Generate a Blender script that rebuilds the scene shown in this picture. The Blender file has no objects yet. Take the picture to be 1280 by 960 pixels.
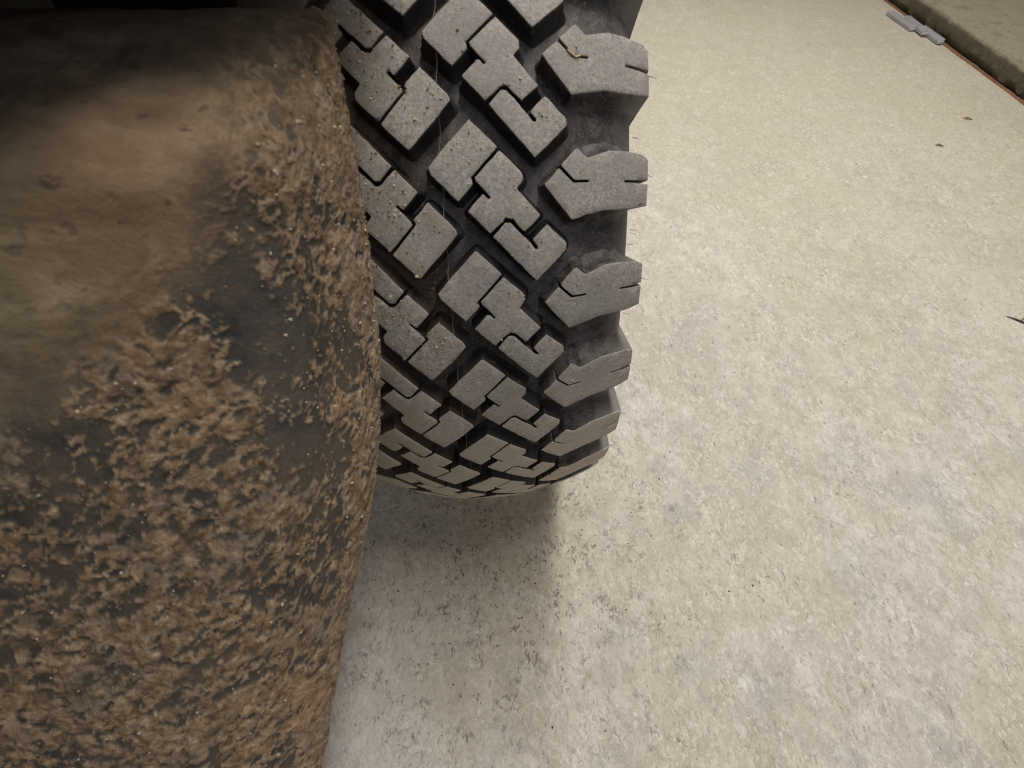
import bpy, bmesh, math, random
import numpy as np
from mathutils import Matrix, Vector
random.seed(7); rng = np.random.default_rng(11)
R = math.radians

# ------------------------------------------------------------------ camera
scene = bpy.context.scene
cam_d = bpy.data.cameras.new("camera")
cam = bpy.data.objects.new("camera", cam_d)
scene.collection.objects.link(cam)
cam_m = Matrix(((0.9995037, 0.0314286, -0.0021408), (-0.0269721, 0.8187079, -0.5735764), (-0.0162740, 0.5733495, 0.8191492)))
cam.matrix_world = Matrix.Translation((0.04128, -0.57627, 0.8039)) @ cam_m.to_4x4()
cam_d.sensor_width = 36.0
cam_d.lens = 593.72 / 1280 * 36.0
cam_d.clip_start = 0.01; cam_d.clip_end = 100
cam_d.dof.use_dof = True
cam_d.dof.focus_distance = 0.52
cam_d.dof.aperture_fstop = 8.0
scene.camera = cam

# ------------------------------------------------------------------ light (workshop ceiling lamps and bounce)
world = bpy.data.worlds.new("World"); scene.world = world; world.use_nodes = True
bg = world.node_tree.nodes["Background"]
bg.inputs[0].default_value = (1.0, 0.92, 0.81, 1); bg.inputs[1].default_value = 0.145
def area(name, loc, target, sx, sy, power, col):
    l = bpy.data.lights.new(name, 'AREA'); l.shape = 'RECTANGLE'; l.size = sx; l.size_y = sy
    l.energy = power; l.color = col
    o = bpy.data.objects.new(name, l); scene.collection.objects.link(o)
    o.location = loc
    d = Vector(target) - Vector(loc)
    z = -d.normalized(); y = Vector((0, 1, 0)); x = y.cross(z).normalized(); y = z.cross(x)
    o.matrix_world = Matrix((x, y, z)).transposed().to_4x4(); o.location = loc
    return o
area("ceiling_lamp_rear", (0.62, 0.68, 2.7), (0.25, 0.4, 0), 0.34, 2.8, 104, (1.0, 0.945, 0.845))
area("ceiling_lamp_front", (1.1, -2.2, 2.7), (0.4, -0.3, 0), 0.4, 1.5, 20, (1.0, 0.95, 0.93))
scene.view_settings.view_transform = 'Standard'; scene.view_settings.look = 'None'
scene.view_settings.exposure = -0.04; scene.view_settings.gamma = 1.0
scene.cycles.max_bounces = 6
scene.cycles.filter_width = 1.05

# ------------------------------------------------------------------ helpers
def new_mesh(name, verts, faces, mats, idx=None, smooth=None):
    me = bpy.data.meshes.new(name)
    me.from_pydata([tuple(map(float, v)) for v in verts], [], [tuple(f) for f in faces])
    for m in mats: me.materials.append(m)
    if idx is not None: me.polygons.foreach_set("material_index", idx)
    me.update()
    if smooth is not None:
        me.polygons.foreach_set("use_smooth", [True] * len(me.polygons))
        if smooth < 180: me.set_sharp_from_angle(angle=R(smooth))
    return me
def link(name, me, parent=None, m=None):
    o = bpy.data.objects.new(name, me); scene.collection.objects.link(o)
    o.parent = parent
    if m is not None: o.matrix_basis = m
    return o
def empty(name, loc=(0, 0, 0)):
    o = bpy.data.objects.new(name, None); scene.collection.objects.link(o); o.location = loc; o.empty_display_size = .05
    return o
def tag(o, label=None, cat=None, group=None, kind=None):
    for k, v in (('label', label), ('category', cat), ('group', group), ('kind', kind)):
        if v: o[k] = v
    return o

class NT:
    def __init__(s, name):
        s.m = bpy.data.materials.new(name); s.m.use_nodes = True
        s.t = s.m.node_tree; s.b = s.t.nodes["Principled BSDF"]
        s.pos = s.t.nodes.new("ShaderNodeNewGeometry").outputs["Position"]
    def n(s, ty, **kw):
        x = s.t.nodes.new(ty)
        for k, v in kw.items(): setattr(x, k, v)
        return x
    def l(s, a, b): s.t.links.new(a, b)
    def mapped(s, scale=(1, 1, 1), rot=(0, 0, 0), src=None):
        x = s.n("ShaderNodeMapping"); x.inputs["Scale"].default_value = scale; x.inputs["Rotation"].default_value = rot
        s.l(src or s.pos, x.inputs["Vector"]); return x.outputs[0]
    def noise(s, scale, detail=4, rough=.55, dist=0, vec=None):
        x = s.n("ShaderNodeTexNoise"); x.inputs["Scale"].default_value = scale; x.inputs["Detail"].default_value = detail
        x.inputs["Roughness"].default_value = rough; x.inputs["Distortion"].default_value = dist
        s.l(vec or s.pos, x.inputs["Vector"]); return x.outputs["Fac"]
    def voro(s, scale, vec=None, feature='F1', rand=1.0):
        x = s.n("ShaderNodeTexVoronoi", feature=feature); x.inputs["Scale"].default_value = scale
        x.inputs["Randomness"].default_value = rand
        s.l(vec or s.pos, x.inputs["Vector"]); return x.outputs["Distance"]
    def ramp(s, f, stops, interp='LINEAR'):
        x = s.n("ShaderNodeValToRGB"); x.color_ramp.interpolation = interp
        e = x.color_ramp.elements
        while len(e) < len(stops): e.new(.5)
        for el, (p, c) in zip(e, stops):
            el.position = min(p, 1.0); el.color = (c, c, c, 1) if isinstance(c, (int, float)) else (*c, 1)
        s.l(f, x.inputs[0]); return x.outputs[0]
    def mix(s, f, a, b, mode='MIX'):
        x = s.n("ShaderNodeMix", data_type='RGBA', blend_type=mode)
        for i, v in ((0, f), (6, a), (7, b)):
            if isinstance(v, (int, float)): x.inputs[i].default_value = v if i == 0 else (v, v, v, 1)
            elif isinstance(v, tuple): x.inputs[i].default_value = (*v, 1)
            else: s.l(v, x.inputs[i])
        return x.outputs[2]
    def math(s, op, a, b=0.0):
        x = s.n("ShaderNodeMath", operation=op)
        for i, v in ((0, a), (1, b)):
            if isinstance(v, (int, float)): x.inputs[i].default_value = v
            else: s.l(v, x.inputs[i])
        return x.outputs[0]
    def attr(s, name):
        x = s.n("ShaderNodeAttribute"); x.attribute_name = name; return x.outputs["Fac"]
    def bump(s, h, dist, strength=1.0, prev=None):
        x = s.n("ShaderNodeBump"); x.inputs["Distance"].default_value = dist; x.inputs["Strength"].default_value = strength
        s.l(h, x.inputs["Height"])
        if prev: s.l(prev, x.inputs["Normal"])
        return x.outputs[0]
    def out(s, col, rough=.7, normal=None, spec=None, metal=None):
        for k, v in (("Base Color", col), ("Roughness", rough), ("Specular IOR Level", spec), ("Metallic", metal)):
            if v is None: continue
            if isinstance(v, tuple): s.b.inputs[k].default_value = (*v, 1)
            elif isinstance(v, (int, float)): s.b.inputs[k].default_value = v
            else: s.l(v, s.b.inputs[k])
        if normal: s.l(normal, s.b.inputs["Normal"])
        return s.m

# ------------------------------------------------------------------ materials
def concrete(dark=False):
    k = NT("worn_concrete_kerb" if dark else "worn_concrete_floor")
    v = k.mapped(rot=(0, 0, .5), scale=(1, .75, 1))
    big = k.noise(3.2, 6, .65, .3, v)
    mid = k.noise(19, 9, .74, .25, v)
    fine = k.noise(75, 8, .78, .2, v)
    grain = k.noise(700, 4, .75)
    wn = k.n("ShaderNodeTexNoise"); wn.inputs["Scale"].default_value = 90; wn.inputs["Detail"].default_value = 4; k.l(k.pos, wn.inputs["Vector"])
    wm = k.n("ShaderNodeVectorMath", operation='MULTIPLY_ADD'); k.l(wn.outputs["Color"], wm.inputs[0]); wm.inputs[1].default_value = (.016, .016, .0); k.l(k.pos, wm.inputs[2])
    def cells(sc, sy, r):
        x = k.n("ShaderNodeTexVoronoi", feature='F1'); x.inputs["Scale"].default_value = sc
        k.l(k.mapped(rot=(0, 0, r), scale=(1, sy, 1), src=wm.outputs[0]), x.inputs["Vector"])
        y = k.n("ShaderNodeSeparateColor"); k.l(x.outputs["Color"], y.inputs[0]); return y.outputs[0]
    fl1 = cells(420, .6, .4); fl2 = cells(170, .6, .8)
    c = k.ramp(mid, [(.37, (.44, .41, .37)), (.46, (.515, .487, .45)), (.53, (.575, .55, .52)), (.62, (.64, .62, .59))])
    c = k.mix(k.ramp(big, [(.45, 0.0), (.54, .55)]), c, (.50, .46, .365))            # yellow-green dusty patches
    blue = k.noise(6.5, 8, .75, .2, k.mapped(rot=(0, 0, -.4)))
    c = k.mix(k.ramp(blue, [(.52, 0.0), (.60, .5)]), c, (.38, .39, .41))            # blue-grey worn spots
    streak = k.noise(26, 8, .8, .15, k.mapped(rot=(0, 0, .62), scale=(1, .22, 1)))
    c = k.mix(k.ramp(streak, [(.36, .5), (.46, .0)]), c, (.40, .37, .32))
    c = k.mix(k.ramp(streak, [(.56, .0), (.66, .3)]), c, (.73, .71, .69))
    huge = k.noise(1.6, 5, .6, .2)
    c = k.mix(k.ramp(huge, [(.36, .35), (.5, .0)]), c, (.42, .40, .38))
    vb = k.noise(.9, 6, .7, .6, k.mapped(rot=(0, 0, 1.0), scale=(1, .6, 1)))
    c = k.mix(k.ramp(vb, [(.48, .0), (.60, .45)]), c, (.67, .65, .63))
    pat = k.noise(34, 9, .8, .1, k.mapped(rot=(.3, .2, 1.4)))
    c = k.mix(k.ramp(pat, [(.38, .4), (.46, .0)]), c, (.39, .36, .315))
    c = k.mix(k.ramp(pat, [(.54, .0), (.62, .35)]), c, (.71, .69, .66))
    c = k.mix(k.ramp(fine, [(.36, .5), (.44, .0)]), c, (.30, .275, .235))
    c = k.mix(k.ramp(fine, [(.56, .0), (.66, .5)]), c, (.78, .76, .73))
    dash = k.noise(150, 4, .7, .3, k.mapped(rot=(0, 0, 1.0), scale=(1, .35, 1)))
    area_ = k.noise(9, 6, .8, .2)
    pm = k.math('MULTIPLY', k.ramp(dash, [(.325, 1.0), (.37, 0.0)]), k.ramp(area_, [(.44, .10), (.58, .9)]))
    c = k.mix(k.math('MULTIPLY', pm, .8), c, (.14, .13, .125))
    specks = k.ramp(k.noise(300, 3, .6, .4), [(.25, .7), (.31, 0.0)])
    c = k.mix(specks, c, (.17, .15, .13))
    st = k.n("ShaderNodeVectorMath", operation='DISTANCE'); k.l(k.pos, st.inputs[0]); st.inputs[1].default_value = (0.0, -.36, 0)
    sy = k.n("ShaderNodeSeparateXYZ"); k.l(k.pos, sy.inputs[0])
    far = k.math('ADD', k.math('MULTIPLY', k.math('ADD', sy.outputs[1], k.math('MULTIPLY', sy.outputs[0], .25)), .42), k.math('MULTIPLY', k.noise(2.5, 6, .7, .4), .8))
    c = k.mix(k.ramp(far, [(.30, 0.0), (1.0, .62)]), c, (.515, .475, .375))            # yellower towards the slab
    fm = k.ramp(k.noise(14, 6, .7, .1), [(.40, .25), (.60, 1.0)])
    c = k.mix(k.math('MULTIPLY', k.ramp(fl1, [(.78, 0.0), (.98, .55)]), fm), c, (.30, .28, .255))
    c = k.mix(k.math('MULTIPLY', k.ramp(fl1, [(.02, .55), (.22, 0.0)]), fm), c, (.78, .76, .74))
    c = k.mix(k.math('MULTIPLY', k.ramp(fl2, [(.80, 0.0), (.98, .40)]), fm), c, (.36, .345, .33))
    c = k.mix(k.math('MULTIPLY', k.ramp(fl2, [(.02, .45), (.2, 0.0)]), fm), c, (.76, .74, .72))
    clus = k.math('MULTIPLY', k.ramp(st.outputs["Value"], [(.10, 1.0), (.42, .10)]), k.ramp(k.noise(24, 6, .75, .2), [(.50, .02), (.60, 1.0)]))
    c = k.mix(k.math('MULTIPLY', k.ramp(cells(300, .6, 1.3), [(.62, 0.0), (.80, .9)]), clus), c, (.085, .082, .105))
    c = k.mix(k.ramp(grain, [(.35, .18), (.55, 0.0)]), c, (.2, .18, .16))
    # in front of the tyre: darker brown tint and gritty blotches
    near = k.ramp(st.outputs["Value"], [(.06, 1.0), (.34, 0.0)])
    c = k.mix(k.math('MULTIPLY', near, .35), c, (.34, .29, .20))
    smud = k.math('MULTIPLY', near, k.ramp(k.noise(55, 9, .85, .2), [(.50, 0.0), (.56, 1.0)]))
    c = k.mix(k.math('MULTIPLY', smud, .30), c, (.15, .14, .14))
    if dark:
        z = k.n("ShaderNodeSeparateXYZ"); k.l(k.pos, z.inputs[0])
        c = k.mix(.55, c, (.27, .23, .15))
        c = k.mix(k.ramp(k.noise(12, 7, .8, .3), [(.52, 0.0), (.62, .45)]), c, (.12, .105, .08))
        face = k.ramp(k.math('ADD', z.outputs[2], k.math('MULTIPLY', fine, .02)), [(.068, .88), (.080, 0.0)])
        c = k.mix(face, c, k.mix(k.noise(60, 5, .7), (.025, .020, .013), (.12, .095, .055)))
    h = k.math('ADD', k.math('MULTIPLY', mid, .8), k.math('MULTIPLY', fine, .9))
    h = k.math('ADD', h, k.math('MULTIPLY', grain, .22))
    h = k.math('SUBTRACT', h, k.math('MULTIPLY', pm, .45))
    h = k.math('ADD', h, k.math('MULTIPLY', fl1, .16))
    h = k.math('ADD', h, k.math('MULTIPLY', fl2, .14))
    return k.out(c, .82, k.bump(h, 0.0032 if not dark else .008, .9), .3)
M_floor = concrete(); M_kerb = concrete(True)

def rubber_top():
    k = NT("dusty_tread_rubber")
    a = k.noise(22, 4, .6); f = k.noise(420, 5, .75); g = k.noise(1500, 3, .7)
    c = k.ramp(f, [(.34, (.135, .127, .127)), (.5, (.26, .247, .242)), (.66, (.41, .39, .37))])
    c = k.mix(k.ramp(a, [(.35, 0.0), (.65, .5)]), c, (.21, .197, .185))
    oi = k.n("ShaderNodeObjectInfo")
    c = k.mix(k.ramp(oi.outputs["Random"], [(.0, .38), (.6, 0.0)]), c, (.15, .142, .142))
    c = k.mix(k.ramp(oi.outputs["Random"], [(.6, .0), (1.0, .3)]), c, (.31, .29, .265))
    wear = k.noise(9, 6, .7, .3)
    c = k.mix(k.ramp(wear, [(.38, .4), (.55, 0.0)]), c, (.14, .134, .138))
    sx = k.n("ShaderNodeSeparateXYZ"); k.l(k.pos, sx.inputs[0])
    # brown road dirt builds up towards the inner side of the tyre
    dirt = k.ramp(k.math('ADD', k.math('MULTIPLY', sx.outputs[0], -4.5), k.noise(60, 4, .6)), [(.5, 0.0), (.95, .62)])
    c = k.mix(dirt, c, (.15, .115, .07))
    low = k.ramp(sx.outputs[2], [(.30, .80), (.50, .02)])  # pale dust plus floor bounce light painted onto the lower tread
    c = k.mix(low, c, (.47, .42, .335))
    bits = k.ramp(k.voro(330), [(.08, 1.0), (.2, 0.0)])
    bm = k.math('MULTIPLY', bits, k.ramp(k.noise(70, 2), [(.5, 0.0), (.62, 1.0)]))
    c = k.mix(k.math('MULTIPLY', bm, .6), c, (.34, .30, .24))
    h = k.math('ADD', k.math('ADD', k.math('MULTIPLY', f, 1.0), k.math('MULTIPLY', g, .35)), k.math('MULTIPLY', bm, .8))
    return k.out(c, .8, k.bump(h, .0008, .9), .35)
def rubber_side(name, dusty):
    k = NT(name)
    a = k.noise(30, 5, .65, .6); f = k.noise(300, 4, .7)
    c = k.ramp(a, [(.35, (.007, .007, .009)), (.6, (.017, .017, .021)), (.75, (.036, .036, .040))])
    sp = k.ramp(f, [(.60, 0.0), (.70, .5 * dusty)])
    c = k.mix(sp, c, (.22, .19, .15))
    sx = k.n("ShaderNodeSeparateXYZ"); k.l(k.pos, sx.inputs[0])
    if dusty >= 1:
        edge = k.ramp(k.math('ADD', sx.outputs[0], k.math('MULTIPLY', k.noise(80, 5, .7), .02)), [(.128, 0.0), (.152, .75)])
        c = k.mix(edge, c, (.19, .18, .175))
        bl = k.ramp(k.noise(55, 7, .75, .3), [(.44, 0.0), (.62, .75)])
        c = k.mix(bl, c, (.075, .074, .082) if dusty < 1.1 else (.10, .097, .10))
        c = k.mix(k.ramp(k.noise(800, 3, .7), [(.60, 0.0), (.68, .7)]), c, (.22, .19, .16))
    brown = k.ramp(k.math('ADD', k.math('MULTIPLY', sx.outputs[0], -3.5), k.noise(40, 4, .6)), [(.50, 0.0), (.95, .7)])
    c = k.mix(brown, c, (.07, .05, .028))
    return k.out(c, k.ramp(a, [(.3, .42), (.7, .75)]), k.bump(k.math('ADD', f, a), .0006, .7), .45)
M_top = rubber_top(); M_side = rubber_side("dark_groove_rubber", .7); M_carc = rubber_side("dark_carcass_rubber", 1.0)
M_lug = rubber_side("dusty_lug_side_rubber", 1.2)

def mud_mat():
    k = NT("dried_mud_on_plastic")
    mud = k.attr("mud"); tone = k.attr("tone"); lip = k.attr("lip")
    f = k.noise(600, 5, .7); m = k.noise(130, 5, .7, .6)
    sep = k.n("ShaderNodeSeparateXYZ"); k.l(k.pos, sep.inputs[0])
    plast = k.ramp(k.noise(60, 6, .7), [(.3, (.013, .016, .021)), (.7, (.040, .043, .047))])
    film = k.ramp(k.noise(34, 5, .7), [(.38, .08), (.60, .85)])
    plast = k.mix(film, plast, (.085, .070, .054))
    mc = k.ramp(m, [(.32, (.055, .038, .025)), (.43, (.130, .093, .060)), (.54, (.230, .170, .114)), (.70, (.42, .325, .225))])
    mc = k.mix(k.ramp(f, [(.35, .35), (.55, 0.0)]), mc, (.09, .06, .04))
    mc = k.mix(k.ramp(k.noise(28, 3, .6), [(.5, 0.0), (.68, .55)]), mc, (.17, .145, .125))
    mc = k.mix(k.ramp(k.noise(19, 5, .7, .4), [(.53, 0.0), (.65, .40)]), mc, (.27, .165, .090))       # greyer clods
    wide = k.noise(16, 6, .7, .5, k.mapped(scale=(.6, 1, 1.4)))
    skin = k.ramp(wide, [(.34, (.085, .06, .038)), (.45, (.175, .132, .085)), (.56, (.27, .215, .145)), (.68, (.38, .315, .23))])
    stk = k.noise(40, 6, .75, .4, k.mapped(scale=(.28, 1, 1)))
    skin = k.mix(k.ramp(stk, [(.36, .6), (.46, 0.0)]), skin, (.085, .060, .045))
    skin = k.mix(k.ramp(stk, [(.56, 0.0), (.66, .4)]), skin, (.36, .30, .23))
    skin = k.mix(k.ramp(k.noise(9, 4, .6), [(.5, 0.0), (.62, .5)]), skin, (.20, .13, .085))
    skin = k.mix(k.ramp(k.noise(170, 3, .6, .3, k.mapped(scale=(.5, 1, 1))), [(.30, .8), (.37, 0.0)]), skin, (.075, .045, .035))
    skin = k.mix(k.math('MULTIPLY', k.attr("bare_shade"), k.ramp(k.noise(45, 6, .75, .3), [(.35, 1.0), (.65, .72)])), skin, (.026, .021, .019))  # dark upper skin: thinner dust, with the body's shade painted in
    pd = k.n("ShaderNodeVectorMath", operation='DISTANCE'); k.l(k.pos, pd.inputs[0]); pd.inputs[1].default_value = (-.21, -.40, .655)
    skin = k.mix(k.ramp(k.math('ADD', pd.outputs["Value"], k.math('MULTIPLY', k.noise(50, 5, .7), .03)), [(.02, .75), (.062, 0.0)]), skin, (.40, .34, .275))
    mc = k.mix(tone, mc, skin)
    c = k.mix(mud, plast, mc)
    c = k.mix(lip, c, (.33, .25, .18))
    h = k.math('ADD', k.math('MULTIPLY', m, .8), k.math('MULTIPLY', f, .5))
    return k.out(c, k.ramp(mud, [(0, .45), (.4, .9)]), k.bump(h, .0016, .8), .3)
M_mud = mud_mat()
def plain(name, col, rough=.6, metal=0.0, var=.35, scale=60, bump=.0004):
    k = NT(name); f = k.noise(scale, 5, .65)
    c = k.mix(k.ramp(f, [(.35, var), (.65, 0.0)]), col, tuple(x * .4 for x in col))
    return k.out(c, rough, k.bump(f, bump), .4, metal)
M_steel = plain("dull_galvanised_metal", (.55, .55, .60), .45, .35)
M_rust = plain("rusty_steel_angle", (.26, .13, .065), .85, 0, .8, 90)
M_straw = plain("dry_straw", (.50, .40, .24), .7, 0, .5, 400)
M_twig = plain("dark_twig_bark", (.055, .045, .035), .8)
M_grit = plain("pale_grit", (.44, .38, .29), .8, 0, .6, 200)
M_brown = plain("brown_grit", (.20, .14, .08), .85, 0, .6, 200)
M_body = plain("dark_underbody_paint", (.030, .026, .022), .7, 0, .6, 20)
M_rim = plain("black_steel_rim", (.03, .03, .032), .4, .3)
M_flash = plain("rubber_flash", (.065, .06, .058), .6)

# ------------------------------------------------------------------ ground: floor sheet, kerb with its steel edge
me = new_mesh("floor", [(-6, -5, 0), (9, -5, 0), (9, 12, 0), (-6, 12, 0)], [(0, 1, 2, 3)], [M_floor])
tag(link("floor", me), "pale worn concrete workshop floor with dusty patches", kind='structure')

def vnoise(P, seed):
    P = np.asarray(P); i = np.floor(P).astype(np.int64); f = P - i; f = f * f * (3 - 2 * f)
    def h(x, y, z):
        n = (x * 374761393 + y * 668265263 + z * 2147483647 + seed * 974634777) & 0xffffffff
        n = ((n ^ (n >> 13)) * 1274126177) & 0xffffffff
        n = ((n ^ (n >> 15)) * 2246822519) & 0xffffffff
        return ((n ^ (n >> 16)) & 0xffff) / 65535.0
    r = 0
    for dx in (0, 1):
        wx = f[..., 0] if dx else 1 - f[..., 0]
        for dy in (0, 1):
            wy = f[..., 1] if dy else 1 - f[..., 1]
            for dz in (0, 1):
                wz = f[..., 2] if dz else 1 - f[..., 2]
                r = r + wx * wy * wz * h(i[..., 0] + dx, i[..., 1] + dy, i[..., 2] + dz)
    return r
def fbm(P, seed, oct=4, gain=.5):
    P = np.asarray(P, float); a = 1; s = 0; t = 0
    for o in range(oct):
        s = s + a * vnoise(P * 2 ** o + 17.3 * o, seed + o); t += a; a *= gain
    return s / t
def sstep(a, b, x):
    t = np.clip((x - a) / (b - a), 0, 1); return t * t * (3 - 2 * t)

# raised slab edge: rough broken face, chipped arris
def kerb():
    ys = np.arange(-.6, 5.0, .012); prof = [(0, 0), (.004, .012), (-.002, .03), (.001, .05), (.004, .062), (.012, .070), (.05, .0725), (.3, .073), (3.0, .073)]
    V = []; F = []
    for y in ys:
        for j, (px, pz) in enumerate(prof):
            n = float(fbm(np.array([[y * 22, j * .9, 3.1]]), 5)[0]) - .5
            n2 = float(fbm(np.array([[y * 70, j * 1.7, 9.1]]), 8, 2)[0]) - .5
            k = 1 if j < 6 else (.3 if j == 6 else 0)
            V.append((1.812 + px + k * (.022 * n + .012 * n2) + (.022 if j == 0 else 0), y, pz + (k * .010 * n if 0 < j < 7 else 0) - (.004 if j == 0 else 0)))
    n = len(prof)
    for i in range(len(ys) - 1):
        for j in range(n - 1):
            a = i * n + j; F.append((a, a + n, a + n + 1, a + 1))
    return new_mesh("kerb", V, F, [M_kerb], smooth=40)
tag(link("kerb", kerb()), "low raised concrete slab edge with a dark chipped face", kind='structure')
# rusty angle strip let into the floor along the slab foot
V = []; F = []
ys = np.arange(-.6, 5.0, .03)
for i, y in enumerate(ys):
    w = .003 + .0015 * math.sin(y * 9) + .001 * math.sin(y * 31)
    x1 = 1.807
    V += [(x1 - w, y, .0), (x1 - w + .001, y, .004), (x1 + .006, y, .005), (x1 + .006, y, 0)]
    if i:
        a = (i - 1) * 4
        for j in range(3): F.append((a + j, a + 4 + j, a + 5 + j, a + 1 + j))
tag(link("steel_edging", new_mesh("steel_edging", V, F, [M_rust], smooth=30)), "thin rusty orange steel edging strip along the foot of the raised slab", "edging")

# ------------------------------------------------------------------ tyre
RT = .38; CR = 1.7292; PH = R(50.8915); DP = R(12.3262)
def rad(u): return RT - CR * u * u
POLY = {
'S': [(20.0,-31.9),(37.4,-48.7),(19.3,-67.4),(20.4,-71.5),(10.0,-81.9),(-7.0,-64.5),(-8.3,-60.8),(1.2,-50.3)],
'H': [(38.5,-50.5),(53.1,-64.4),(53.5,-69.1),(49.2,-74.2),(65.1,-91.7),(53.6,-102.2),(45.3,-93.6),(42.3,-92.8),(39.7,-94.4),(30.3,-102.8),(16.0,-88.1),(25.9,-77.8),(27.7,-78.1),(30.2,-80.9),(31.6,-79.7),(22.1,-69.3),(21.7,-67.4)],
'J': [(32.2,-104.9),(40.7,-95.9),(44.2,-96.0),(53.7,-105.7),(61.4,-114.3),(62.8,-114.4),(63.0,-112.9),(59.4,-107.9),(69.4,-97.7),(83.4,-110.9),(83.5,-115.8),(62.0,-136.8)],
'L': [(67.5,-71.8),(77.9,-60.9),(88.1,-70.5),(99.0,-69.9),(99.1,-68.3),(88.9,-68.7),(79.2,-59.3),(89.2,-48.4),(91.5,-47.8),(98.2,-53.6),(114.2,-47.5),(125.7,-46.9),(139.8,-47.7),(145.4,-50.5),(145.8,-66.9),(126.9,-67.6),(126.9,-69.1),(145.8,-69.5),(145.6,-86.2),(133.0,-88.4),(109.4,-89.4),(87.2,-95.4)],
}
FIL = {'S': {5: 3.5, 6: 2.5}, 'H': {1: 3, 2: 3}, 'J': {1: 2, 2: 2, 9: 3, 10: 3}, 'L': {}}
def fillet(P, rr):
    n = len(P); out = []
    for i in range(n):
        p0, p1, p2 = (Vector(P[i - 1]), Vector(P[i]), Vector(P[(i + 1) % n]))
        a = p0 - p1; b = p2 - p1
        r = min(rr.get(i, 1.0), a.length * .35, b.length * .35)
        if min(a.length, b.length) < 4: r = min(r, .35)
        q0 = p1 + a.normalized() * r; q2 = p1 + b.normalized() * r
        for t in (0, .33, .67, 1): out.append(tuple(q0 * (1 - t) ** 2 + p1 * 2 * t * (1 - t) + q2 * t * t))
    # drop doubles
    o = [out[0]]
    for q in out[1:]:
        if (Vector(q) - Vector(o[-1])).length > .12: o.append(q)
    if (Vector(o[0]) - Vector(o[-1])).length < .12: o.pop()
    return o
def area2(P): return sum(P[i - 1][0] * P[i][1] - P[i][0] * P[i - 1][1] for i in range(len(P)))
def normals(P):
    n = len(P); N = []
    for i in range(n):
        a = (Vector(P[i]) - Vector(P[i - 1])).normalized(); b = (Vector(P[(i + 1) % n]) - Vector(P[i])).normalized()
        na = Vector((a.y, -a.x)); nb = Vector((b.y, -b.x)); m = na + nb
        if m.length < .3: m = na
        m.normalize(); d = max(.5, m.dot(na)); N.append(m / d)
    return N
def block_mesh(key, seed):
    rnd = random.Random(seed)
    P = fillet(POLY[key], FIL[key])
    if area2(P) < 0: P = P[::-1]           # counter-clockwise: outward normal = (dy,-dx)
    # densify so worn edges can wander a little
    Q = []
    for i in range(len(P)):
        a, b = Vector(P[i]), Vector(P[(i + 1) % len(P)]); n = max(1, int((b - a).length / 5))
        for k in range(n): Q.append(a.lerp(b, k / n))
    P = [(q.x, q.y) for q in Q]; N = normals(P); n = len(P)
    lug = key == 'L'
    rings = [(-.75, 0), (-.25, -.22), (0, -.9), (1.0, -8), (2.2, -14), (4.5, -17)]
    if lug: rings = [(-.9, 0), (-.3, -.3), (0, -1.1), (1.5, -6), (3.5, -10), (7.0, -13.2), (12.0, -15.6), (19.0, -17.6)]
    bm = bmesh.new(); R_ = []
    jit = [rnd.gauss(0, .16 if not lug else .09) for _ in range(n)]
    for q in range(n):
        if rnd.random() < .05: jit[q] -= rnd.uniform(.3, .8)
    if lug: rings[0] = (-.8, 0)
    for off, h in rings:
        ring = []
        for i, (x, y) in enumerate(P):
            narrow = 1.0 if not lug else (.35 + .65 * float(sstep(84, 104, x)))
            sl = 1.0
            nx = N[i]; xx = x; yy = y
            o = off + (jit[i] if off <= 0 else 0)
            # slits stay open: do not flare walls that face each other across a thin sipe
            px, py = x + nx.x * 2.6, y + nx.y * 2.6
            inside = False; j = n - 1
            for k in range(n):
                if (P[k][1] > py) != (P[j][1] > py) and px < (P[j][0] - P[k][0]) * (py - P[k][1]) / (P[j][1] - P[k][1]) + P[k][0]: inside = not inside
                j = k
            if inside: o = min(o, 0) * .4
            if o > 0: o *= narrow
            hh = h
            if lug:
                w = float(sstep(124, 143, x))
                if h < -1.2:
                    w2 = float(sstep(106, 136, x)); o = min(o, 5.0) * w2 * (1 - w) + o * (1 - w2) - w * 2.5 * (h / -17)
                    hh = h * (1 + 1.9 * w)
                else: hh = h - .8 * float(sstep(138, 145, x))
            ring.append(bm.verts.new((x + nx.x * o, y + nx.y * o, hh)))
        R_.append(ring)
    c2 = [Vector((v.co.x, v.co.y)) for v in R_[0]]; gx = [c.x for c in c2]; gy = [c.y for c in c2]
    pts = list(c2); x = min(gx) + 3
    while x < max(gx):
        y = min(gy) + 3
        while y < max(gy):
            q = Vector((x, y))
            if min((q - c).length for c in c2) > 2.2: pts.append(q)
            y += 7
        x += 7
    from mathutils.geometry import delaunay_2d_cdt
    vo, eo, fo, ov, oe, of_ = delaunay_2d_cdt(pts, [(i, (i + 1) % n) for i in range(n)], [], 0, 1e-4)
    tv = []
    for vi_, co in enumerate(vo):
        src = [q for q in ov[vi_] if q < n]
        tv.append(R_[0][src[0]] if src else bm.verts.new((co.x, co.y, 0)))
    for f_ in fo:
        cx = sum(vo[i].x for i in f_) / 3; cy = sum(vo[i].y for i in f_) / 3
        ins = False; j = n - 1
        for q in range(n):
            if (gy[q] > cy) != (gy[j] > cy) and cx < (gx[j] - gx[q]) * (cy - gy[q]) / (gy[j] - gy[q]) + gx[q]: ins = not ins
            j = q
        if ins and len({tv[i] for i in f_}) == 3:
            try: bm.faces.new([tv[i] for i in f_]).material_index = 0
            except ValueError: pass
    for a, b in zip(R_, R_[1:]):
        for i in range(n):
            f = bm.faces.new((a[i], b[i], b[(i + 1) % n], a[(i + 1) % n])); f.material_index = 0 if (a is R_[0] or a is R_[1]) else 1
    loose = [v for v in bm.verts if not v.link_faces]
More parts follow.
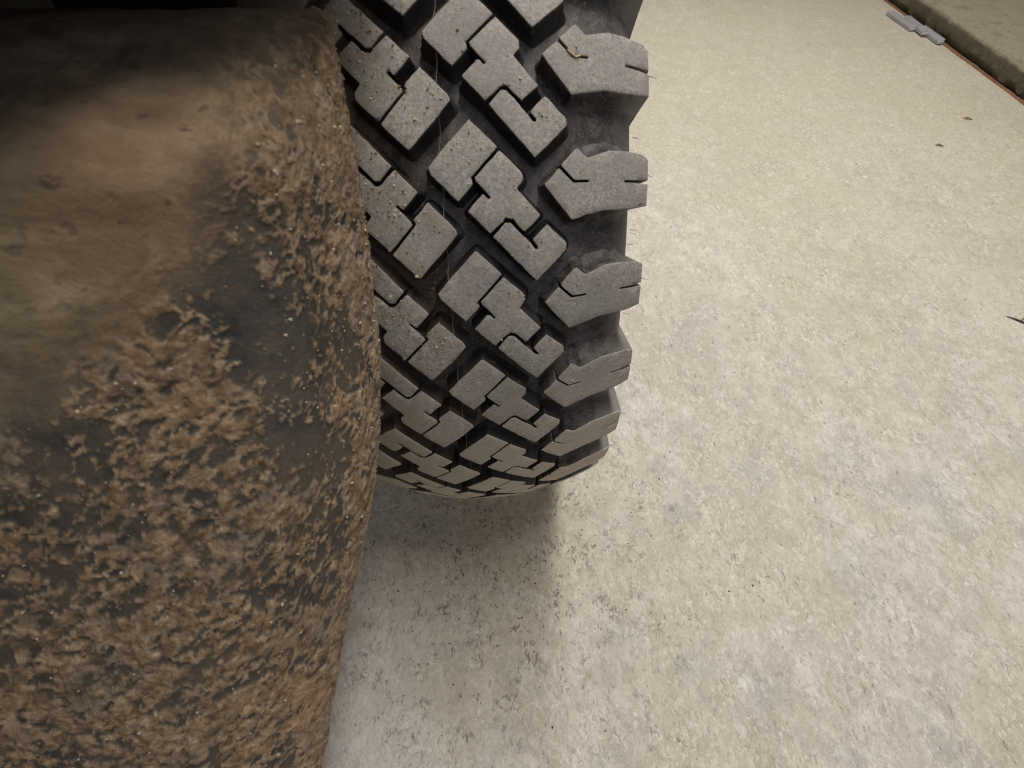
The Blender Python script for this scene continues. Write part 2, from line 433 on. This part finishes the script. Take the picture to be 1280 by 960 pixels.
    bmesh.ops.delete(bm, geom=loose, context='VERTS')
    for v in bm.verts:
        u, s, h = v.co.x / 1000, v.co.y / 1000, v.co.z / 1000
        if h > -.003: h += (rnd.random() - .5) * .00012
        r = rad(u) + h; ph = s / RT
        v.co = (u, -r * math.cos(ph), r * math.sin(ph))
    bmesh.ops.recalc_face_normals(bm, faces=bm.faces)
    me = bpy.data.meshes.new("shoulder_lug" if lug else "tread_block"); bm.to_mesh(me); bm.free()
    me.materials.append(M_top); me.materials.append(M_lug if lug else M_side)
    me.polygons.foreach_set("use_smooth", [True] * len(me.polygons)); me.set_sharp_from_angle(angle=R(38))
    return me

wheel = tag(empty("off_road_wheel"), "black off-road tyre with chunky dusty tread blocks standing on the concrete floor", "tyre")
# carcass of revolution with a slightly wavy groove floor
prof = [(0, .3645), (.03, .3630), (.06, .3585), (.09, .3505), (.110, .3440), (.122, .3385), (.131, .330), (.1375, .318), (.1408, .300), (.1425, .280), (.141, .262), (.134, .243), (.122, .230), (.112, .226), (.105, .216)]
full = [(-u, r) for u, r in prof[:0:-1]] + prof
NA = 256; V = []; F = []
for i in range(NA):
    a = 2 * math.pi * i / NA
    for u, r in full:
        V.append((u, -r * math.cos(a), r * math.sin(a)))
m = len(full)
for i in range(NA):
    for j in range(m - 1):
        a = i * m + j; b = ((i + 1) % NA) * m + j; F.append((a, a + 1, b + 1, b))
base = Matrix.Translation((0, 0, RT))
link("carcass", new_mesh("carcass", V, F, [M_carc], smooth=50), wheel, base)
NROW = 29; extra = 2 * math.pi - NROW * DP
def row_angle(k):                        # k = -9..19, the few hidden degrees left over go to the far side
    if k <= -8: return -k * DP + extra * .5
    return -k * DP
protos = {}
flip = Matrix.Rotation(math.pi, 4, 'Y')
variants = {key: [block_mesh(key, 31 + 7 * v + ord(key)) for v in range(4)] for key in POLY}
count = 0
first = {}
for key in POLY:
    first[key] = link("shoulder_lug" if key == 'L' else "tread_block", variants[key][0], wheel, base)
for k in range(-9, 20):
    for side in (0, 1):
        for key in POLY:
            if side == 0: off = PH + row_angle(k) + DP
            else: off = PH + row_angle(k)
            M4 = base @ Matrix.Rotation(-off, 4, 'X') @ (flip if side else Matrix.Identity(4))
            if key in first:
                o = first.pop(key)
            else:
                o = bpy.data.objects.new("shoulder_lug" if key == 'L' else "tread_block", variants[key][0])
                scene.collection.objects.link(o); o.parent = wheel
            o.data = variants[key][random.randrange(4)]
            o.matrix_basis = M4
# rubber flash line left by the mould, bridging the grooves along the middle
def tube(pts, r, sides=5, taper=None):
    V = []; F = []; P = [Vector(p) for p in pts]
    for i, p in enumerate(P):
        t = (P[min(i + 1, len(P) - 1)] - P[max(i - 1, 0)]).normalized()
        a = t.orthogonal().normalized(); b = t.cross(a); rr = r * (taper[i] if taper else 1)
        for k in range(sides):
            an = 2 * math.pi * k / sides; V.append(p + (a * math.cos(an) + b * math.sin(an)) * rr)
    for i in range(len(P) - 1):
        for k in range(sides):
            q = i * sides; F.append((q + k, q + (k + 1) % sides, q + sides + (k + 1) % sides, q + sides + k))
    F.append(tuple(range(sides))[::-1]); F.append(tuple(range((len(P) - 1) * sides, len(P) * sides)))
    return V, F
def onT(u, s, h): r = rad(u / 1000) + h / 1000; p = s / 1000 / RT; return (u / 1000, -r * math.cos(p), r * math.sin(p))
for v, (s0, s1) in enumerate(((-29.5, -51.0), (-73.0, -91.5))):
    pts = []
    for i in range(13):
        t = i / 12; pts.append(onT(.2 + .5 * math.sin(t * 5 + v), s0 + (s1 - s0) * t, -1.0 - 4.5 * math.sin(math.pi * t) ** .8))
    Vt, Ft = tube(pts, .00032, 4); me = new_mesh("mould_flash", Vt, Ft, [M_flash])
    for k in range(-3, 9):
        o = bpy.data.objects.new("mould_flash", me); scene.collection.objects.link(o); o.parent = wheel
        o.matrix_basis = base @ Matrix.Rotation(-(PH + row_angle(k) + DP), 4, 'X')
# short vent hairs standing out along the outer shoulder
hv = []; hf = []
for k in range(-1, 9):
    for ss, u0, hh in ((-64, 145.2, -7), (-30, 139, -24), (-108, 139, -26), (-118, 138.5, -30)):
        if random.random() < .25: continue
        s = ss + random.uniform(-5, 5)
        p0 = Vector(onT(u0, s, hh)); d = Vector((1, random.uniform(-.2, .2), random.uniform(-.25, .1))).normalized()
        L = random.uniform(.003, .008)
        Vt, Ft = tube([p0, p0 + d * L * .5, p0 + d * L + Vector((0, 0, -L * .15))], .00028, 4, [1, .9, .5])
        rot = Matrix.Rotation(-(PH + row_angle(k) + DP), 4, 'X'); b0 = len(hv)
        hv += [rot @ Vector(q) for q in Vt]; hf += [tuple(b0 + i for i in f) for f in Ft]
vh = link("vent_hair", new_mesh("vent_hair", hv, hf, [M_flash]), wheel, base); vh['kind'] = 'stuff'
# rim and hub
prf = [(.108, .222), (.112, .226), (.114, .220), (.100, .212), (.085, .205), (.05, .200), (.045, .185), (.055, .160), (.062, .120), (.058, .085), (.050, .070), (.090, .066), (.096, .058), (.096, .0), (.0, .0), (-.05, .07), (-.06, .2), (-.108, .222)]
V = []; F = []; NA = 96; m = len(prf)
for i in range(NA):
    a = 2 * math.pi * i / NA
    for u, r in prf: V.append((u, -max(r, .001) * math.cos(a), max(r, .001) * math.sin(a)))
for i in range(NA):
    for j in range(m - 1):
        a = i * m + j; b = ((i + 1) % NA) * m + j; F.append((a, a + 1, b + 1, b))
link("rim", new_mesh("rim", V, F, [M_rim], smooth=35), wheel, base)

# ------------------------------------------------------------------ muddy mudguard
GUARD = [[(-0.3121, -0.2577, 0.7114), (-0.2342, -0.2547, 0.7085), (-0.1799, -0.2517, 0.7062), (-0.1341, -0.2466, 0.7034), (-0.1233, -0.2336, 0.699), (-0.1058, -0.2213, 0.6947), (-0.0941, -0.2108, 0.6911), (-0.087, -0.2021, 0.6881), (-0.0841, -0.1952, 0.6858)], [(-0.266, -0.2954, 0.726), (-0.1983, -0.2927, 0.7235), (-0.1511, -0.2899, 0.7215), (-0.1113, -0.2853, 0.7191), (-0.0982, -0.2737, 0.7153), (-0.083, -0.2626, 0.7116), (-0.0727, -0.2532, 0.7084), (-0.0664, -0.2454, 0.7059), (-0.0639, -0.2392, 0.704)], [(-0.2343, -0.3315, 0.7293), (-0.1744, -0.3283, 0.7267), (-0.1325, -0.3253, 0.7246), (-0.0972, -0.3202, 0.722), (-0.0822, -0.3079, 0.7175), (-0.0689, -0.2963, 0.7133), (-0.0598, -0.2863, 0.7097), (-0.0544, -0.278, 0.7068), (-0.0522, -0.2714, 0.7046)], [(-0.2121, -0.3696, 0.723), (-0.1593, -0.3648, 0.7195), (-0.1219, -0.3604, 0.7165), (-0.0905, -0.3534, 0.7127), (-0.0729, -0.3375, 0.7054), (-0.0618, -0.3222, 0.6986), (-0.0541, -0.3091, 0.6928), (-0.0494, -0.2983, 0.6881), (-0.0479, -0.2898, 0.6844)], [(-0.1962, -0.4046, 0.7134), (-0.1496, -0.3983, 0.7083), (-0.116, -0.3925, 0.7039), (-0.0879, -0.3838, 0.698), (-0.0682, -0.3644, 0.6863), (-0.059, -0.3456, 0.6753), (-0.0524, -0.3296, 0.666), (-0.0485, -0.3164, 0.6583), (-0.0475, -0.306, 0.6523)], [(-0.2126, -0.4188, 0.6898), (-0.1633, -0.4129, 0.6834), (-0.1278, -0.4075, 0.6778), (-0.0981, -0.3993, 0.6702), (-0.0717, -0.381, 0.6549), (-0.0617, -0.3632, 0.6405), (-0.0544, -0.348, 0.6284), (-0.05, -0.3355, 0.6184), (-0.0487, -0.3256, 0.6105)], [(-0.244, -0.4427, 0.6468), (-0.1885, -0.4384, 0.6386), (-0.1486, -0.4345, 0.6315), (-0.1152, -0.4283, 0.6218), (-0.079, -0.4143, 0.6019), (-0.0671, -0.4003, 0.5834), (-0.0584, -0.3884, 0.5677), (-0.0531, -0.3786, 0.5548), (-0.0514, -0.3708, 0.5447)], [(-0.2754, -0.4755, 0.5978), (-0.2129, -0.4735, 0.5883), (-0.1683, -0.4715, 0.5802), (-0.131, -0.4679, 0.569), (-0.0932, -0.4592, 0.5462), (-0.0799, -0.4504, 0.5248), (-0.0704, -0.4428, 0.5067), (-0.0646, -0.4365, 0.4918), (-0.0627, -0.4315, 0.4802)], [(-0.3363, -0.5308, 0.5083), (-0.2591, -0.5319, 0.4985), (-0.2047, -0.5325, 0.4901), (-0.1591, -0.5325, 0.4786), (-0.1325, -0.5305, 0.4557), (-0.1164, -0.5285, 0.434), (-0.1055, -0.5266, 0.4156), (-0.099, -0.5251, 0.4005), (-0.0969, -0.5237, 0.3886)], [(-0.39, -0.5916, 0.4214), (-0.2999, -0.5946, 0.4117), (-0.237, -0.5968, 0.4035), (-0.1842, -0.599, 0.3924), (-0.1672, -0.6009, 0.3705), (-0.1482, -0.6029, 0.3497), (-0.1355, -0.6044, 0.332), (-0.128, -0.6056, 0.3176), (-0.1254, -0.6065, 0.3062)], [(-0.4359, -0.6485, 0.3438), (-0.3351, -0.6527, 0.3344), (-0.2651, -0.6558, 0.3264), (-0.2061, -0.6592, 0.3156), (-0.1992, -0.6631, 0.2949), (-0.1776, -0.6673, 0.275), (-0.1633, -0.6707, 0.2581), (-0.1548, -0.6734, 0.2443), (-0.1517, -0.6754, 0.2334)]]
def crom(P, n):                          # P: (k, m, 3) -> resample first axis to n by Catmull-Rom
    P = np.asarray(P, float); k = len(P)
    Pe = np.concatenate([P[:1] * 2 - P[1:2], P, P[-1:] * 2 - P[-2:-1]])
    t = np.linspace(0, k - 1 - 1e-9, n) if np.isscalar(n) else n
    i = np.floor(t).astype(int); f = (t - i).reshape(-1, *([1] * (P.ndim - 1)))
    a, b, c, d = Pe[i], Pe[i + 1], Pe[i + 2], Pe[i + 3]
    return .5 * (2 * b + (c - a) * f + (2 * a - 5 * b + 4 * c - d) * f * f + (3 * b - a - 3 * c + d) * f ** 3)
G = np.array(GUARD)
NR, NC = 640, 380
A = crom(G, NR)                                           # rows
tc = np.concatenate([np.linspace(0, 3, 170, endpoint=False), np.linspace(3, 8 - 1e-9, NC - 170)])
A = crom(A.transpose(1, 0, 2), tc).transpose(1, 0, 2)      # (NR, NC, 3)
# lip and back: thickness 14 mm, rounded
du = np.gradient(A, axis=0); dv = np.gradient(A, axis=1)
Nn = np.cross(du, dv); Nn /= np.linalg.norm(Nn, axis=2, keepdims=True)
camv = np.array([0.04, -0.6, 0.85])
if ((camv - A[NR // 2, NC // 2]) * Nn[NR // 2, NC // 2]).sum() < 0: Nn = -Nn
TH = .014
edge = A[:, -1]; en = Nn[:, -1]; et = dv[:, -1] / np.linalg.norm(dv[:, -1], axis=1, keepdims=True)
lip = []
for a in np.linspace(0, math.pi, 15)[1:]:
    lip.append(edge - en * TH / 2 + (en * math.cos(a) + et * math.sin(a) * .45) * TH / 2)
lip = np.array(lip).transpose(1, 0, 2)
bi = np.linspace(NC - 1, 0, 70).astype(int)[1:]
back = A[:, bi] - Nn[:, bi] * TH
allP = np.concatenate([A, lip, back], 1); nF = NC; nL = lip.shape[1]; W = allP.shape[1]
du = np.gradient(allP, axis=0); dv = np.gradient(allP, axis=1)
N2 = np.cross(du, dv); N2 /= np.linalg.norm(N2, axis=2, keepdims=True) + 1e-12
if ((camv - allP[NR // 2, 100]) * N2[NR // 2, 100]).sum() < 0: N2 = -N2
rowp = np.linspace(0, 1, NR)[:, None] * np.ones((1, W))     # 0 top .. 1 bottom (rows are 27,15,40,110,200,300,450,600,800,960,1080 down the picture)
yy = np.interp(rowp * 10, range(11), [12, 15, 40, 110, 200, 300, 450, 600, 800, 960, 1080]) / 960   # height down the guard, 0 top .. 1
xx = np.concatenate([np.interp(tc, range(9), [-190, 0, 130, 240, 350, 400, 430, 450, 460]) / 460, np.full(nL, 1.0), np.full(len(bi), 1.0)])[None] * np.ones((NR, 1))
# crusty region mask: smooth dusty skin at upper left, caked mud to the right and below
wob = fbm(allP * 28, 3, 3) - .5
bound = yy * 1.05 + xx * .62 + wob * .35
crust = sstep(.50, .78, bound)
# clods: anisotropic ridged noise (streaks run diagonally down to the left)
alln = None
q = np.array([[.8, .35, .45], [-.5, .8, .2], [-.3, -.45, .85]])
S = allP @ q.T * np.array([1.0, 1.6, 1.6])
wv = np.stack([fbm(allP * 70, 20 + i, 2) - .5 for i in range(3)], -1) * .012
n1 = fbm((S + wv * 1.3) * 165, 31, 5, .62)
n2 = fbm((S + wv * .7) * 420, 41, 3, .6)
ridge = 1 - np.abs(fbm((S + wv) * 95, 51, 3, .55) * 2 - 1) * 2.4
dens = fbm(allP * 34, 61, 3) - .5                            # where the mud has flaked off
patch = np.exp(-(((xx - .62) / .17) ** 2 + ((yy - .40) / .16) ** 2)) * .10 + np.exp(-(((xx - .05) / .26) ** 2 + ((yy - .60) / .18) ** 2)) * .24 + np.exp(-((((xx - .70) * .8 - (yy - .42) * .6) / .10) ** 2 + (((xx - .70) * .6 + (yy - .42) * .8) / .24) ** 2)) * .20 + np.exp(-(((xx - .86) / .12) ** 2 + ((yy - .47) / .07) ** 2)) * .12
ev = np.stack([yy * 17 + wob * 1.5, xx * 34 + wob * 2, yy * 0 + 3.3], -1)
vert = fbm(ev, 101, 4, .6)                                       # streaks that run down beside the edge
ew = sstep(.70, .90, xx) * (1 - sstep(.50, .72, yy))
n1 = n1 * (1 - .55 * ew) + vert * .55 * ew
level = n1 * .62 + np.clip(ridge, 0, 1) * .22 + n2 * .16
thr = .425 - dens * .42 + patch * .8 - sstep(.86, 1.0, xx) * .09
mudc = sstep(thr, thr + .045, level)
hh = np.clip((level - thr) * 3.2, 0, 1)
height_c = mudc * .00045 + hh * .0019 * (1 - .4 * sstep(.7, 1, xx)) + n2 * .0006 + fbm(allP * 60, 87, 3) * .0016
smooth_spots = sstep(.66, .72, fbm(S * 90, 71, 3)) * sstep(.62, .75, fbm(allP * 22, 77, 2))
height_s = fbm(allP * 40, 81, 3) * .0022 - smooth_spots * .0006 + fbm(allP * 220, 83, 2) * .0004
H = crust * height_c + (1 - crust) * height_s
bare_shade = 1 - sstep(.17, .29, yy + .14 * xx + .20 * (fbm(allP * 14, 97, 4) - .5))  # slanting band where the body's cast shade is put into the colour
mud = crust * mudc + (1 - crust) * (1 - np.clip(smooth_spots * .35 + patch * 3.0 * sstep(.3, .5, fbm(allP * 45, 99, 4)), 0, .9))
tone = (1 - crust)
lipm = np.zeros((NR, W)); lipm[:, nF - 2: nF + nL] = 1
lipm = lipm * sstep(.45, .65, yy) * sstep(.35, .5, fbm(allP * 120, 91, 3))
H[:, nF + nL:] *= .2
allP = allP + N2 * H[..., None]
# frayed crumbs on the upper right corner and along the lip
V = allP.reshape(-1, 3)
i = np.arange(NR - 1)[:, None]; j = np.arange(W)[None]
a = i * W + j; b = i * W + (j + 1) % W
F = np.stack([a, b, b + W, a + W], -1).reshape(-1, 4)
me = bpy.data.meshes.new("mudguard_shell")
me.vertices.add(len(V)); me.vertices.foreach_set("co", V.ravel())
nf = len(F); caps = [list(range(W))[::-1], [(NR - 1) * W + c for c in range(W)]]
loops = np.concatenate([F.ravel(), caps[0], caps[1]]); me.loops.add(len(loops)); me.loops.foreach_set("vertex_index", loops.astype(np.int32))
starts = np.concatenate([np.arange(nf) * 4, [nf * 4, nf * 4 + W]]); me.polygons.add(nf + 2); me.polygons.foreach_set("loop_start", starts.astype(np.int32))
me.update(calc_edges=True); me.validate()
me.polygons.foreach_set("use_smooth", [True] * len(me.polygons))
for nm, arr in (("mud", mud), ("tone", tone), ("lip", lipm), ("bare_shade", bare_shade)):
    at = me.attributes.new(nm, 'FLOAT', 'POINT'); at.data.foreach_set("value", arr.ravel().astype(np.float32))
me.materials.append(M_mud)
guard = empty("mudguard", tuple(G[6, 8]))
tag(guard, "dark plastic mudguard caked in dried brown mud beside the tyre tread", "mudguard")
inv = Matrix.Translation(-Vector(G[6, 8]))
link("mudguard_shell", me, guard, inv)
# crumbs and pale stones stuck in the mud
def pebble(rnd, r):
    bm = bmesh.new(); bmesh.ops.create_icosphere(bm, subdivisions=1, radius=r)
    sc = Vector((rnd.uniform(.7, 1.3), rnd.uniform(.6, 1.1), rnd.uniform(.5, .9)))
    vs = [Vector((v.co.x * sc.x, v.co.y * sc.y, v.co.z * sc.z)) * rnd.uniform(.8, 1.2) for v in bm.verts]
    fs = [tuple(v.index for v in f.verts) for f in bm.faces]; bm.free(); return vs, fs
def scatter(n, pick, rr, name, mats, parent=None, m=None):
    V = []; F = []; I = []; rnd = random.Random(len(name) + n)
    for _ in range(n):
        p = pick(rnd)
        if p is None: continue
        vs, fs = pebble(rnd, rnd.uniform(*rr)); rot = Matrix.Rotation(rnd.uniform(0, 6.3), 3, Vector((rnd.gauss(0, 1), rnd.gauss(0, 1), 1)))
        b0 = len(V); V += [rot @ v + Vector(p) for v in vs]; F += [tuple(b0 + i for i in f) for f in fs]; I += [rnd.randrange(len(mats))] * len(fs)
    o = link(name, new_mesh(name, V, F, mats, I), parent, m); o['kind'] = 'stuff'; return o
def on_guard(rnd):
    r = rnd.randrange(5, NR - 5); c = rnd.randrange(0, nF)
    if crust[r, c] < .6: return None
    return allP[r, c]
scatter(900, on_guard, (.0004, .0013), "mud_crumb", [M_brown, M_brown, M_grit], guard, inv)
def on_lip(rnd):
    r = rnd.randrange(10, NR - 5); return allP[r, rnd.randrange(nF - 8, nF + 7)]
scatter(700, on_lip, (.0003, .0010), "mud_crumb", [M_brown], guard, inv)

# ------------------------------------------------------------------ vehicle body over the wheel (dark arch seen behind the mudguard, unseen panel added for shade)
veh = tag(empty("vehicle_underbody", (-.45, .3, 0)), "dark shadowed wheel arch of the vehicle behind the muddy mudguard, with an unseen shading panel above", "vehicle")
vi = Matrix.Translation((.45, -.3, 0))
V = []; F = []
n = 28
for i in range(n + 1):                                       # arch liner: curved sheet over the tyre
    a = R(62) + R(150) * i / n
    for (x, rr) in ((-.62, .50), (.02, .50), (.02, .512), (-.62, .512)):
        V.append((x, -rr * math.cos(a), RT + rr * math.sin(a)))
    if i:
        b = (i - 1) * 4
        for q in range(4): F.append((b + q, b + 4 + q, b + 4 + (q + 1) % 4, b + (q + 1) % 4))
link("arch_liner", new_mesh("arch_liner", V, F, [M_body], smooth=40), veh, vi)
def box(x0, x1, y0, y1, z0, z1):
    v = [(x, y, z) for z in (z0, z1) for y in (y0, y1) for x in (x0, x1)]
    f = [(0, 2, 3, 1), (4, 5, 7, 6), (0, 1, 5, 4), (1, 3, 7, 5), (3, 2, 6, 7), (2, 0, 4, 6)]
    return v, f
v, f = box(-.66, -.30, -.12, .62, .30, .86); link("inner_arch_wall", new_mesh("inner_arch_wall", v, f, [M_body]), veh, vi)
bp = [(-.01, -.30), (-.10, -.38), (-.20, -.47), (-.32, -.58), (-.6, -.70), (-1.5, -.76), (-1.9, -.76), (-1.9, 3.2), (-.01, 3.2)]  # unseen bodywork, outline shaped to shade the guard top and floor
nb = len(bp); v = [(x, y, .804 + max(0, -y - .42) * .17) for x, y in bp] + [(x, y, 1.5) for x, y in bp]
f = [tuple(range(nb)), tuple(range(2 * nb - 1, nb - 1, -1))] + [(i, nb + i, nb + (i + 1) % nb, (i + 1) % nb) for i in range(nb)]
link("body_shade_panel", new_mesh("body_shade_panel", v, f, [M_body]), veh, vi)

# ------------------------------------------------------------------ small things
# straw bits caught in the sipes of two shoulder lugs
def straw(pts, r, label):
    Vt, Ft = tube(pts, r, 6, [1 - .4 * abs(i / (len(pts) - 1) - .4) for i in range(len(pts))])
    c = Vector(pts[0]); o = link("straw", new_mesh("straw", [Vector(q) - c for q in Vt], Ft, [M_straw], smooth=60)); o.location = c
    return tag(o, label, "straw", "straw bits caught in the tread")
def T(u, s, h, k): return Matrix.Translation((0, 0, RT)) @ Matrix.Rotation(-(PH + row_angle(k) + DP), 4, 'X') @ Vector(onT(u, s, h))
straw([T(*p, -1) for p in ((78.6, -60.5, .2), (82.5, -63.9, .5), (85.5, -67.6, .3), (88.5, -69.9, .7), (94, -69.3, .5), (100, -68.0, 1.0))], .0010, "pale straw filling the sipe of the upper shoulder lug")
straw([T(*p, 0) for p in ((84.8, -66.6, .6), (87.5, -68.8, .9), (90.5, -70.6, .7), (93.5, -69.4, .8))], .0009, "small straw wisp in the sipe of the second shoulder lug")
# grit sitting on the tread
def on_tread(rnd):
    k = rnd.choice([-1, 0, 1, 2, 3]); s = rnd.choice([0, 1]); key = rnd.choice('SHHJJ') if s else rnd.choice('SHJL')
    if not s and rnd.random() < .8: return None
    P = POLY[key]; us = [p[0] for p in P]; ss = [p[1] for p in P]
    for _ in range(20):
        x = rnd.uniform(min(us), max(us)); y = rnd.uniform(min(ss), max(ss)); ins = False; j = len(P) - 1
        for q in range(len(P)):
            if (P[q][1] > y) != (P[j][1] > y) and x < (P[j][0] - P[q][0]) * (y - P[q][1]) / (P[j][1] - P[q][1]) + P[q][0]: ins = not ins
            j = q
        if ins: break
    else: return None
    p = Vector(onT(x, y, .2))
    off = PH + row_angle(k) + (0 if s else DP)
    return Matrix.Translation((0, 0, RT)) @ Matrix.Rotation(-off, 4, 'X') @ (flip if s else Matrix.Identity(4)) @ p
g = scatter(1100, on_tread, (.0003, .0012), "tread_grit", [M_grit, M_brown, M_brown])
tag(g, "fine pale grit lying on the tyre tread blocks", "grit")
# metal strips by the slab
def strips():
    root = tag(empty("metal_strip", (1.79, 1.70, 0)), "small grey ribbed metal clips lying on the floor against the raised slab", "clips")
    for (x, y, z, L, rz) in ((-.046, .10, .008, .19, .04), (-.022, .03, .012, .17, -.02), (-.004, -.06, .009, .15, .02)):
        bm = bmesh.new()
        for (w, h, x0, z0) in ((.022, .008, 0, 0), (.003, .018, -.0095, .003), (.003, .018, 0.0, .003), (.003, .018, .0095, .003)):
            r = bmesh.ops.create_cube(bm, size=1)
            for v_ in r['verts']: v_.co = (v_.co.x * w + x0, v_.co.y * L * (1 if w > .02 else .97), v_.co.z * h + z0)
        bmesh.ops.bevel(bm, geom=bm.edges[:], offset=.0015, segments=1, affect='EDGES')
        me = bpy.data.meshes.new("clip"); bm.to_mesh(me); bm.free(); me.materials.append(M_steel)
        link("clip", me, root, Matrix.Translation((x, y, z)) @ Matrix.Rotation(rz, 4, 'Z'))
strips()
# twig at the right edge
Vt, Ft = tube([(1.155, .128, .002), (1.168, .118, .003), (1.185, .103, .002), (1.205, .094, .002), (1.22, .085, .002)], .0018, 6, [.4, 1, 1.3, 1.1, .7])
V2, F2 = tube([(1.175, .111, .003), (1.185, .118, .005), (1.20, .120, .003)], .0012, 5, [1, .8, .4]); b0 = len(Vt)
tag(link("twig", new_mesh("twig", Vt + V2, Ft + [tuple(b0 + i for i in f_) for f_ in F2], [M_twig], smooth=60)), "dark forked twig lying on the pale floor at the right edge of the photo", "twig")
# loose dark crumbs on the floor
def on_floor(rnd):
    if rnd.random() < .5: return (rnd.uniform(.1, 1.75), rnd.uniform(-.6, 2.2), .0006)
    return (rnd.gauss(.02, .13), rnd.gauss(-.36, .10), .0005)
g = scatter(700, on_floor, (.0005, .0018), "floor_grit", [M_twig, M_brown, M_grit])
tag(g, "scattered dark crumbs and grit on the concrete floor", "grit")
def flake(x, y, L, rz):
    V = [(-L / 2, 0, .001), (-L * .1, L * .16, .006), (L / 2, 0, .002), (0, -L * .12, .001), (-L * .1, L * .16, .0045), (0, -L * .12, .0002)]
    V = [Matrix.Rotation(rz, 3, 'Z') @ Vector(v) for v in V]
    o = link("leaf_flake", new_mesh("leaf_flake", V, [(0, 3, 2, 1), (0, 4, 2, 5), (0, 1, 4), (0, 5, 3), (1, 2, 4), (2, 3, 5)], [M_brown])); o.location = (x, y, 0); return o
tag(flake(1.567, .99, .032, -.5), "small curled brown leaf flake on the open floor, the farther one from the tyre", "leaf", "leaf flakes on the floor")
tag(flake(1.39, .835, .026, -.4), "small curled brown leaf flake on the open floor, the nearer one to the tyre", "leaf", "leaf flakes on the floor")
